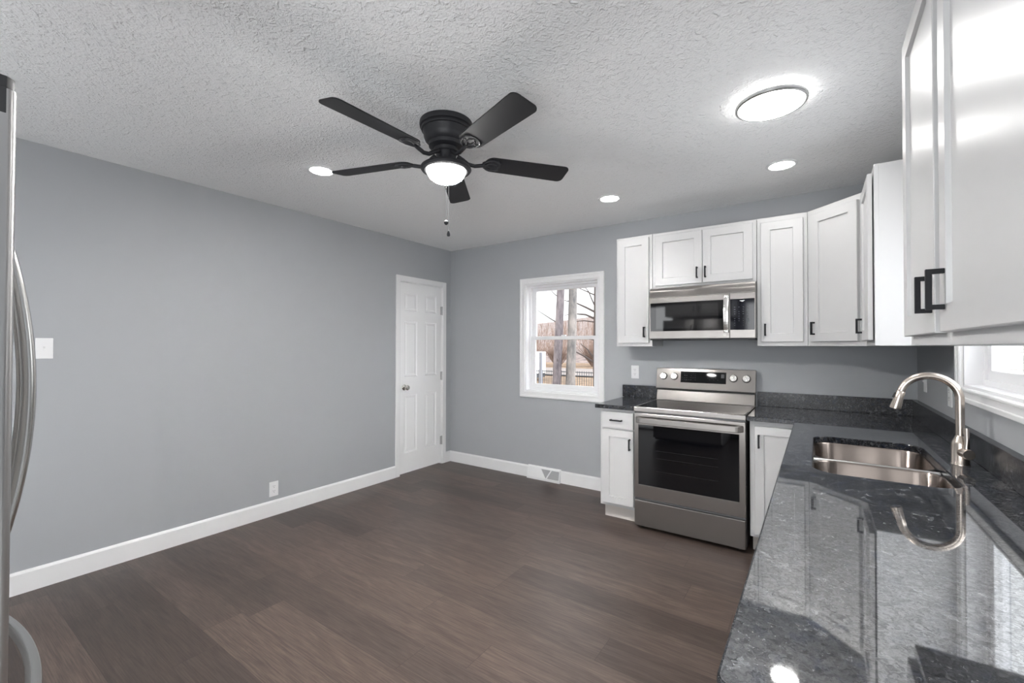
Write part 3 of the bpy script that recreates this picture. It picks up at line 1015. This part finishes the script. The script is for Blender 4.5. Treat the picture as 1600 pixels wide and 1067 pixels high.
# ------------------------------------------------------------------ refrigerator (only its door edge, handles and dispenser in view)
FX0, FX1, FY = 1.66, 2.57, -3.806
fr = thing('refrigerator', 'stainless french-door refrigerator seen edge-on at the left edge', 'refrigerator', (FX1, FY, 0), 0)
FW = FX1 - FX0
MB().box(-FW + 0.005, -0.005, -0.80, -0.075, 0.02, 1.765, 0.004).build('refrigerator_body', M['steel_grey'], fr)
def rdoor(nm, x0, x1, z0, z1):
    pts = []
    r = 0.013
    pts = [(x0, -0.07)]
    for k in range(7):
        a = R(180 - 15 * k); pts.append((x0 + r + r * math.cos(a), -r + r * math.sin(a)))
    for k in range(7):
        a = R(90 - 15 * k); pts.append((x1 - r + r * math.cos(a), -r + r * math.sin(a)))
    pts.append((x1, -0.07))
    return MB().prism(pts, z0, z1, 'z').build(nm, M['steel_v'], fr, angle=40)
d1 = rdoor('refrigerator_door', -FW / 2 + 0.002, 0, 0.735, 1.775)
d2 = rdoor('refrigerator_door', -FW, -FW / 2 - 0.002, 0.735, 1.775)
d3 = rdoor('freezer_drawer', -FW, 0, 0.06, 0.728)
MB().prism([(-0.09, -0.068), (-0.002, -0.068), (-0.002, -0.012), (-0.012, -0.002), (-0.09, -0.002)], 1.776, 1.796, 'z', 0.002).build('hinge_cap', M['dark'], fr)
MB().box(-0.0145, 0.0006, -0.069, -0.0125, 1.735, 1.776, 0.001).build('top_cap', M['dark'], d1)
def bowed(nm, x, par, zlo, zhi, st, rad):
    n = 26
    pts = [(x, 0.0 + st * math.sin(PI * k / n) ** 0.72 if 0 < k < n else -0.004, zlo + (zhi - zlo) * k / n) for k in range(n + 1)]
    return MB().tube(pts, [rad * (0.75 + 0.25 * math.sin(PI * k / n)) for k in range(n + 1)], 14).build(nm, M['handle_steel'], par, angle=60)
bowed('door_handle', -FW / 2 + 0.035, d1, 0.835, 1.700, 0.073, 0.0115)
bowed('door_handle', -FW / 2 - 0.035, d2, 0.835, 1.700, 0.073, 0.0115)
n = 24
MB().tube([(-FW + 0.08 + (FW - 0.16) * k / n, 0.080 * math.sin(PI * k / n) ** 0.6 if 0 < k < n else -0.004, 0.670) for k in range(n + 1)], 0.013, 14).build('freezer_handle', M['handle_steel'], d3, angle=60)
MB().box(-FW + 0.09, -FW / 2 - 0.16, -0.002, 0.060, 1.065, 1.205, 0.006).build('water_dispenser', M['steel_grey'], d2)
MB().box(-FW + 0.09, -FW / 2 - 0.16, -0.002, 0.035, 1.2055, 1.42, 0.006).build('dispenser_glow_panel', M['bluepan'], d2)

# cabinet over the refrigerator (seen mirrored in the microwave door)
oc = thing('upper_cabinet', 'white two-door cabinet above the refrigerator, mirrored in the microwave door', 'cabinet', (FX1 + 0.02, -4.00, 1.84), PI, UG)
c = MB(); c.box(0, FW + 0.04, 0.0, 0.655, 0, ZT - 1.84, 0.001); c.build('cabinet_box', M['cab'], oc)
for a, b, px in ((0.03, 0.472, 0.437), (0.478, 0.92, 0.513)):
    d = shaker('door', a, b, 0.03, ZT - 1.84 - 0.03, oc, y=-0.001)
    pull(d, px, 0.06, 0.146, -0.021)

# ------------------------------------------------------------------ outlets and switches
def plate(name, label, cat, mtx, kind, group=None):
    """local: x right, z up, front towards -y, origin at plate centre on the wall"""
    t = bpy.data.objects.new(name, None); COL.objects.link(t)
    t.matrix_world = mtx
    tag(t, label, cat, group)
    w, h = 0.036, 0.059
    MB().box(-w, w, -0.006, 0, -h, h, 0.0025).build('cover_plate', M['plastic'], t)
    if kind == 'outlet':
        for s in (-1, 1):
            o = MB()
            o.prism([(0.0165 * math.cos(2 * PI * i / 20), s * 0.0195 + min(0.0135, max(-0.0135, 0.0165 * math.sin(2 * PI * i / 20)))) for i in range(20)], -0.0075, -0.005, 'y')
            ro = o.build('receptacle', M['plastic'], t)
            q = MB()
            q.box(-0.0075, -0.0055, -0.0079, -0.0070, s * 0.0195 + 0.000, s * 0.0195 + 0.009)
            q.box(0.0055, 0.0075, -0.0079, -0.0070, s * 0.0195 + 0.001, s * 0.0195 + 0.008)
            q.box(-0.002, 0.002, -0.0079, -0.0070, s * 0.0195 - 0.009, s * 0.0195 - 0.005)
            q.build('slots', M['slot'], ro)
    else:
        o = MB().box(-0.005, 0.005, -0.0075, -0.005, -0.012, 0.012, 0.001)
        ro = o.build('toggle_collar', M['plastic'], t)
        MB().box(-0.0035, 0.0035, -0.017, -0.006, 0.000, 0.008, 0.001, mtx=Matrix.Rotation(R(-18), 4, 'X')).build('toggle', M['plastic'], ro)
    return t
MXL = Matrix(((0, -1, 0, 0), (1, 0, 0, 0), (0, 0, 1, 0), (0, 0, 0, 1)))     # left wall: front -> +x
MXR = Matrix(((0, 1, 0, 0), (-1, 0, 0, 0), (0, 0, 1, 0), (0, 0, 0, 1)))     # right wall: front -> -x
plate('wall_outlet', 'white duplex outlet low on the left wall above the baseboard', 'outlet', Matrix.Translation((0, -2.088, 0.213)) @ MXL, 'outlet', 'wall outlets')
plate('light_switch', 'white toggle light switch on the left wall beside the refrigerator handle', 'switch', Matrix.Translation((0, -3.388, 1.352)) @ MXL, 'switch', 'light switches')
plate('wall_outlet', 'white outlet on the back wall between window and range', 'outlet', Matrix.Translation((2.264, 0, 1.139)), 'outlet', 'wall outlets')
plate('light_switch', 'white switch on the right wall seen through the faucet arch', 'switch', Matrix.Translation((W, -0.275, 1.152)) @ MXR, 'switch', 'light switches')
plate('wall_outlet', 'white outlet on the right wall between faucet and sink window', 'outlet', Matrix.Translation((W, -0.885, 1.130)) @ MXR, 'outlet', 'wall outlets')

# floor register in the baseboard
vt = thing('floor_register', 'white baseboard register vent under the back window', 'vent', (1.122, 0, 0), 0)
VW, VH = 0.384, 0.130
vb = MB()
prof = [(0, 0), (-0.046, 0), (-0.046, 0.014), (-0.024, VH - 0.006), (-0.018, VH), (0, VH)]
vb.prism(prof, 0.0, 0.010, 'x'); vb.prism(prof, VW - 0.010, VW, 'x')
vb.prism([(0, 0), (-0.046, 0), (-0.046, 0.026), (0, 0.026)], 0.0101, VW - 0.0101, 'x')
vb.prism([(0, VH - 0.018), (-0.028, VH - 0.018), (-0.024, VH - 0.006), (-0.018, VH), (0, VH)], 0.0101, VW - 0.0101, 'x')
vb.build('register_frame', M['plastic'], vt)
fm = Matrix.Translation((0, -0.044, 0.020)) @ Matrix.Rotation(math.atan2(0.018, 0.100), 4, 'X').inverted()
lv = MB()
FH = 0.096
lv.prism([(0.008, 0), (0.215, 0), (0.150, FH), (0.008, FH)], -0.001, 0.004, 'y', mtx=fm)  # solid white section stands in for louvers catching the light
def bar(xa, za, xb, zb, w=0.010):
    d = Vector((xb - xa, zb - za)).normalized(); nn = Vector((-d.y, d.x)) * w / 2
    lv.prism([(xa + nn.x, za + nn.y), (xa - nn.x, za - nn.y), (xb - nn.x, zb - nn.y), (xb + nn.x, zb + nn.y)], -0.003, 0.004, 'y', mtx=fm)
bar(0.222, 0.0, 0.157, FH); bar(0.230, 0.001, 0.285, FH)
lv.build('lit_louver_face', M['plastic'], vt)
sl = MB()
sl.prism([(0.19, 0), (VW - 0.01, 0), (VW - 0.01, FH), (0.15, FH)], 0.008, 0.010, 'y', mtx=fm)
for k in range(9):
    sl.box(0.16, VW - 0.01, 0.002, 0.009, 0.006 + k * 0.010, 0.0085 + k * 0.010, mtx=fm)
sl.build('louvers', mat('grey_louver', (0.42, 0.42, 0.43), 0.5), vt)

# ------------------------------------------------------------------ ceiling lights
def recessed(label, x, y):
    t = thing('recessed_light', label, 'ceiling light', (x, y, H), 0, 'round recessed ceiling lights')
    MB().lathe([(0.088, 0.0), (0.088, -0.004), (0.080, -0.0075), (0.070, -0.006), (0.067, -0.003), (0.067, 0.0)], n=40).build('light_trim', M['plastic'], t)
    MB().lathe([(0.0675, -0.0025), (0.060, -0.0045), (0.0, -0.0055)], n=40).build('light_lens', M['lens'], t)
    return t
recessed('round recessed light left of the fan near the left wall', 0.965, -2.288)
recessed('round recessed light on the ceiling in front of the microwave', 2.310, -0.710)
recessed('round recessed light above the corner wall cabinet', 3.447, -0.690)
recessed('round recessed light on the ceiling ahead of the refrigerator, mirrored in the range', 2.21, -3.72)

fl = thing('flush_ceiling_light', 'large round flush ceiling light with a silver rim', 'ceiling light', (3.454, -1.578, H), 0)
MB().lathe([(0.0, -0.0005), (0.115, -0.0005), (0.115, -0.012), (0.0, -0.012)], n=40).build('light_base', M['plastic'], fl)
MB().lathe([(0.147, -0.014), (0.149, -0.020), (0.146, -0.030), (0.138, -0.0335), (0.1345, -0.031), (0.1345, -0.014), (0.147, -0.014)], n=56).build('light_rim', M['rim'], fl)
MB().lathe([(0.115, -0.0125), (0.1335, -0.0130), (0.1335, -0.031), (0.12, -0.036), (0.08, -0.041), (0.0, -0.043)], n=48).build('light_diffuser', M['flush'], fl)

# ------------------------------------------------------------------ ceiling fan
FC = (2.060, -2.272)
fn = thing('ceiling_fan', 'black five-blade hugger ceiling fan with a lit frosted bowl', 'fan', (FC[0], FC[1], H), 0)
MB().lathe([(0, -0.0005), (0.134, -0.0005), (0.136, -0.012), (0.134, -0.026), (0.126, -0.030), (0.128, -0.036), (0.126, -0.043), (0.119, -0.046), (0.117, -0.052),
            (0.114, -0.075), (0.108, -0.092), (0.096, -0.104), (0.090, -0.108), (0.088, -0.125), (0.070, -0.134), (0, -0.135)], n=48).build('motor_housing', M['fan'], fn)
MB().lathe([(0, -0.133), (0.062, -0.133), (0.060, -0.150), (0.052, -0.156), (0.050, -0.196), (0.053, -0.203), (0.085, -0.213), (0.118, -0.222), (0.128, -0.230), (0.130, -0.238), (0.124, -0.246), (0.110, -0.249), (0.106, -0.244), (0, -0.235)], n=48).build('light_fitter', M['fan'], fn)
MB().lathe([(0.1030, -0.242), (0.102, -0.252), (0.096, -0.266), (0.084, -0.281), (0.065, -0.295), (0.040, -0.305), (0.018, -0.309), (0, -0.310)], n=48).build('light_bowl', M['bowl'], fn)
BZ = -0.182
def blade_mesh():
    r0, r1, w0, w1, th = 0.205, 0.672, 0.060, 0.068, 0.006
    pts = []
    # outline in (radial, tangential), rounded corners
    def arc(cx, cy, r, a0, a1, n=6):
        return [(cx + r * math.cos(R(a0 + (a1 - a0) * k / n)), cy + r * math.sin(R(a0 + (a1 - a0) * k / n))) for k in range(n + 1)]
    rt_, ri = 0.030, 0.045
    pts += arc(r1 - rt_, -w1 + rt_, rt_, -90, 0)
    pts += arc(r1 - rt_, w1 - rt_, rt_, 0, 90)
    pts += arc(r0 + ri, w0 - ri, ri, 90, 180)
    pts += arc(r0 + ri, -w0 + ri, ri, 180, 270)
    mb = MB()
    mb.prism(pts, -th / 2, th / 2, 'z', 0.0012)
    return mb
def iron_mesh():
    mb = MB()
    # curved arm from the hub out to the blade, then a scrolled mounting plate under the blade
    mb.tube([(0.060, 0, 0.020), (0.085, 0, 0.006), (0.115, 0, -0.016), (0.150, 0, -0.022), (0.185, 0, -0.014), (0.215, 0, -0.007)], [0.012, 0.011, 0.010, 0.010, 0.010, 0.009], 10)
    for s in (-1, 1):
        mb.tube([(0.19, 0, -0.009), (0.205, s * 0.022, -0.007), (0.235, s * 0.040, -0.006), (0.270, s * 0.040, -0.006), (0.285, s * 0.026, -0.006)], [0.006, 0.006, 0.006, 0.005, 0.004], 8)
        mb.tube([(0.21, 0, -0.007), (0.235, s * 0.014, -0.006), (0.262, s * 0.016, -0.006), (0.27, s * 0.006, -0.006)], [0.005, 0.005, 0.0045, 0.004], 8)
    pl_ = [(0.19, -0.018), (0.22, -0.046), (0.27, -0.048), (0.285, -0.03), (0.292, 0), (0.285, 0.03), (0.27, 0.048), (0.22, 0.046), (0.19, 0.018)]
    mb.prism(pl_, -0.0055, -0.0032, 'z')
    for (a, b) in ((0.245, -0.028), (0.245, 0.028), (0.275, 0)):
        mb.lathe([(0, -0.010), (0.005, -0.009), (0.006, -0.006), (0, -0.006)], (a, b, 0), 10)
    return mb
proto_blade = blade_mesh().build('blade', M['blade'], fn)
proto_iron = iron_mesh().build('blade_iron', M['fan'], proto_blade)
A0, PITCH = 53.0, -12.0
for k in range(5):
    b = proto_blade if k == 0 else proto_blade.copy()
    i = proto_iron if k == 0 else proto_iron.copy()
    if k:
        COL.objects.link(b); COL.objects.link(i)
        b.parent = fn; i.parent = b
    b.location = (0, 0, BZ)
    b.rotation_mode = 'QUATERNION'
    b.rotation_quaternion = (Matrix.Rotation(R(A0 + 72 * k), 3, 'Z') @ Matrix.Rotation(R(PITCH), 3, 'X')).to_quaternion()
for (dx, dy, ln, fob) in ((0.0, -0.052, 0.535, 0), (0.040, -0.0335, 0.585, 1)):
    ch = MB()
    x0, y0_ = FC[0], FC[1]
    rr_ = 0.126
    ca = R(-46 + fob * 6)
    px, py_ = rr_ * math.cos(ca) * 1.0, rr_ * math.sin(ca)
    px, py_ = 0.110 * math.cos(ca), 0.110 * math.sin(ca)
    ch.tube([(px, py_, -0.246), (px, py_, -ln)], 0.0011, 6)
    co = ch.build('pull_chain', M['hinge'], fn)
    if fob == 0:
        MB().lathe([(0, 0.012), (0.006, 0.010), (0.0105, 0.003), (0.0105, -0.003), (0.006, -0.010), (0, -0.012)], (px, py_, -ln - 0.008), 16).build('chain_fob', M['fan'], co)
    else:
        MB().lathe([(0, 0.014), (0.004, 0.012), (0.0075, 0.0), (0.0085, -0.009), (0.006, -0.014), (0, -0.015)], (px, py_, -ln - 0.010), 16).build('chain_fob', M['fan'], co)

# ------------------------------------------------------------------ outdoors, seen through the back window
def hgt(x, y):
    b = -0.32
    if y > 13: b += (y - 13) * 0.028
    if y > 26: b += (y - 26) * 0.115
    b += 0.9 * math.sin(x * 0.11 + y * 0.05) * max(0, min(1, (y - 30) / 25))
    return b
nx, ny = 60, 50
vs_, fs_ = [], []
for jy in range(ny + 1):
    for ix in range(nx + 1):
        y = 0.3 + (jy / ny) ** 1.6 * 75
        x = -60 + ix / nx * 75
        vs_.append((x, y, hgt(x, y)))
for jy in range(ny):
    for ix in range(nx):
        a = jy * (nx + 1) + ix
        fs_.append((a, a + 1, a + nx + 2, a + nx + 1))
go_ = MB().raw(vs_, fs_).build('ground_outside', M['ground'], angle=180)
go_.data.materials.append(M['hill'])
for p in go_.data.polygons:
    if p.center.y > 27: p.material_index = 1
struct(go_, 'leaf-strewn ground rising to a bare hillside outside the window')
rv, rf = [], []
for k in range(21):
    x = -40 + k * 2.5
    for y in (17.0, 22.0):
        rv.append((x, y, hgt(x, y) + 0.04))
for k in range(20):
    rf.append((2 * k, 2 * k + 1, 2 * k + 3, 2 * k + 2))
struct(MB().raw(rv, rf).build('road_outside', M['road']), 'pale road outside the window')

def trunk(label, pts, rads, m, branches=()):
    t = thing('tree', label, 'tree', pts[0], 0, 'bare trees outside the window')
    o = Vector(pts[0])
    tr = MB().tube([Vector(p) - o for p in pts], rads, 18).build('trunk', m, t, angle=60)
    for (bp_, br) in branches:
        MB().tube([Vector(p) - o for p in bp_], [q * 1.45 for q in br], 7).build('branch', M['twig'], tr, angle=60)
    return t
g6 = hgt(-1.8, 6)
trunk('grey bare tree trunk, left of the two in the window', [(-1.93, 6, g6 - 0.1), (-1.865, 6, 0.5), (-1.80, 6, 1.7), (-1.745, 6, 2.9), (-1.72, 6, 4.4)], [0.13, 0.112, 0.105, 0.095, 0.085], M['bark'],
      [([(-1.78, 6, 1.95), (-2.1, 6.1, 2.10), (-2.6, 6.1, 2.4)], [0.014, 0.010, 0.005]), ([(-1.83, 6, 1.9), (-1.9, 5.95, 1.4), (-1.78, 5.9, 1.0)], [0.010, 0.012, 0.008]),
       ([(-1.75, 6, 2.6), (-2.0, 6.1, 2.75), (-2.3, 6.1, 3.1)], [0.012, 0.008, 0.004])])
trunk('pale thick tree trunk, right of the two in the window', [(-1.56, 6.1, g6 - 0.1), (-1.53, 6.1, 0.4), (-1.48, 6.1, 1.5), (-1.45, 6.1, 2.8), (-1.43, 6.1, 4.4)], [0.15, 0.125, 0.112, 0.105, 0.095], M['bark2'])
def P7(x, z, dy=0): return (x - 0.07, 7.0 + dy, z)
trunk('thin dark tree with drooping branches at the window right side', [P7(-1.17, hgt(-1.2, 7) - 0.1), P7(-1.19, 1.0), P7(-1.17, 2.1), P7(-1.17, 3.2), P7(-1.1, 4.5)], [0.06, 0.05, 0.045, 0.035, 0.025], M['twig'],
      [([P7(-1.18, 2.30), P7(-1.45, 2.44), P7(-1.80, 2.60), P7(-2.1, 2.66)], [0.022, 0.018, 0.013, 0.008]),
       ([P7(-1.18, 2.12), P7(-1.45, 2.24), P7(-1.80, 2.28), P7(-2.1, 2.25)], [0.022, 0.017, 0.012, 0.006]),
       ([P7(-1.18, 2.45), P7(-1.29, 2.68), P7(-1.36, 2.85), P7(-1.50, 3.02)], [0.014, 0.012, 0.010, 0.007]),
       ([P7(-1.18, 2.75), P7(-1.45, 2.88), P7(-1.75, 3.02)], [0.013, 0.010, 0.007]),
       ([P7(-1.18, 2.03), P7(-1.5, 2.08), P7(-1.85, 2.06)], [0.013, 0.010, 0.006]),
       ([P7(-1.2, 0.95), P7(-1.5, 1.12), P7(-1.85, 1.28)], [0.025, 0.018, 0.008]),
       ([P7(-1.2, 1.05), P7(-1.4, 1.3), P7(-1.6, 1.45)], [0.02, 0.012, 0.006]),
       ([P7(-1.2, 1.55), P7(-1.55, 1.63), P7(-1.85, 1.55)], [0.012, 0.010, 0.005])])
# brush on the slope: twiggy bushes, each one an object
def bush(label, x, y, h, n, seed, spread):
    rn = random.Random(seed)
    mb = MB()
    for k in range(n):
        a = rn.random() * 2 * PI
        l = h * (0.6 + 0.4 * rn.random())
        s = spread * rn.random()
        bx, by = math.cos(a) * 0.3 * spread, math.sin(a) * 0.3 * spread
        mid = (bx + math.cos(a) * s * 0.5, by + math.sin(a) * s * 0.5, l * 0.6)
        end = (bx + math.cos(a) * s * 1.1, by + math.sin(a) * s * 1.1, l)
        mb.tube([(bx * 0.4, by * 0.4, 0), mid, end], [0.022, 0.016, 0.006], 5)
        for q in range(4):
            a2 = a + rn.uniform(-1.4, 1.4); u = rn.uniform(0.3, 0.9)
            st = Vector((0, 0, 0)).lerp(Vector(mid), u * 1.0)
            mb.tube([st, st + Vector((math.cos(a2) * 0.4, math.sin(a2) * 0.4, 0.45)) * h * 0.5], [0.012, 0.005], 4)
    o = mb.build('bush', M['bush'], angle=60, loc=(x, y, hgt(x, y)))
    tag(o, label, 'bush', 'bare bushes on the slope')
    return o
rb = random.Random(11)
bush('bare twiggy bush behind the white box in the window', -13.9, 24.4, 2.0, 60, 1, 1.1)
bush('bare twiggy bush left of the grey trunk in the window', -11.5, 23.6, 2.1, 60, 2, 1.1)
bush('bare twiggy bush between the two trunks in the window', -9.2, 24.6, 2.2, 60, 3, 1.1)
bush('bare twiggy bush right of the pale trunk in the window', -6.9, 23.4, 2.2, 60, 4, 1.1)
bush('bare twiggy bush at the window right edge below the thin tree', -4.5, 24.2, 2.3, 60, 5, 1.1)

# tangle of bare saplings covering the hillside: uncountable
rn = random.Random(21)
mb = MB()
for k in range(230):
    y = rn.uniform(28, 52); x = -3.2 - (y * 0.17) - rn.random() * (y * 0.36)
    h_ = rn.uniform(1.0, 2.6); g = hgt(x, y) - 0.05
    lx = rn.uniform(-0.5, 0.5)
    mb.tube([(x, y, g), (x + lx * 0.4, y, g + h_ * 0.6), (x + lx, y, g + h_)], [0.035, 0.025, 0.01], 4)
    for q in range(2):
        a_ = rn.uniform(-1, 1)
        mb.tube([(x + lx * 0.3, y, g + h_ * 0.4), (x + lx * 0.3 + a_ * 0.8, y, g + h_ * 0.9)], [0.02, 0.008], 4)
o = mb.build('hillside_brush', M['bush'], angle=60)
tag(o, 'bare saplings covering the distant hillside in the window', 'brush'); o['kind'] = 'stuff'

tl = thing('box_trailer', 'white box trailer parked beyond the trees', 'trailer', (-7.9, 14.6, hgt(-7.9, 14.6)), 0)
zg = hgt(-7.9, 14.6)
MB().box(-2.2, 0.33, -0.8, 0.6, 0.06 - zg, 1.13 - zg, 0.03).build('cargo_box', M['trailer'], tl)
MB().box(-2.15, 0.30, -0.75, 0.55, 0.14, 0.06 - zg + 0.001).build('chassis', M['iron'], tl)
for wx in (-1.5, -0.25):
    for wy in (-0.70, 0.50):
        MB().lathe([(0, -0.07), (0.14, -0.07), (0.16, -0.05), (0.16, 0.05), (0.14, 0.07), (0, 0.07)], (wx, wy, 0.16), 20, Matrix.Rotation(R(90), 4, 'X')).build('wheel', M['dark'], tl)
tag(MB().box(-0.045, 0.045, -0.045, 0.045, -0.02, 1.18 - hgt(-4.14, 9), 0.005).build('fence_post', M['post'], loc=(-4.14, 9, hgt(-4.14, 9))), 'grey post standing in front of the white trailer', 'post')
fe = thing('iron_fence', 'dark iron picket fence low in the window view', 'fence', (-6.6, 12, hgt(-5, 12)), 0)
zf = hgt(-5, 12)
f = MB(); f.box(0, 5.6, -0.02, 0.02, 0.34 - zf, 0.37 - zf); f.box(0, 5.6, -0.02, 0.02, 0.20 - zf, 0.23 - zf); f.box(0, 5.6, -0.02, 0.02, -0.25 - zf, -0.22 - zf)
f.build('rails', M['iron'], fe)
pk = MB()
for k in range(56):
    pk.box(0.05 + k * 0.1, 0.066 + k * 0.1, -0.008, 0.008, -0.02, 0.40 - zf)
pk.build('pickets', M['iron'], fe)
for px in (0.0, 3.17, 5.6):
    MB().box(px - 0.03, px + 0.03, -0.03, 0.03, -0.02, 0.52 - zf, 0.004).build('fence_upright', M['post'], fe)

# neighbouring house, seen through the sink window
nh = thing('neighbor_house', 'pale sided neighboring house seen through the sink window', 'house', (4.9, 7.0, -0.5), 0)
sd = MB()
pl_ = [(0.25, 0.0)]
for k in range(24):
    pl_ += [(0.0, 0.15 * k), (0.022, 0.15 * (k + 1))]
pl_ += [(0.25, 3.6)]
sd.prism(pl_, 0.0, 6.5, 'x')
sd.build('siding', M['pale'], nh, angle=10)
MB().box(-0.06, 0.06, -0.03, 0.27, 0.0, 3.6, 0.004).build('corner_board', M['trim'], nh)
MB().prism([(-0.35, 3.55), (2.5, 5.0), (2.5, 5.12), (-0.35, 3.67)], -0.3, 6.8, 'x').build('roof', M['post'], nh)
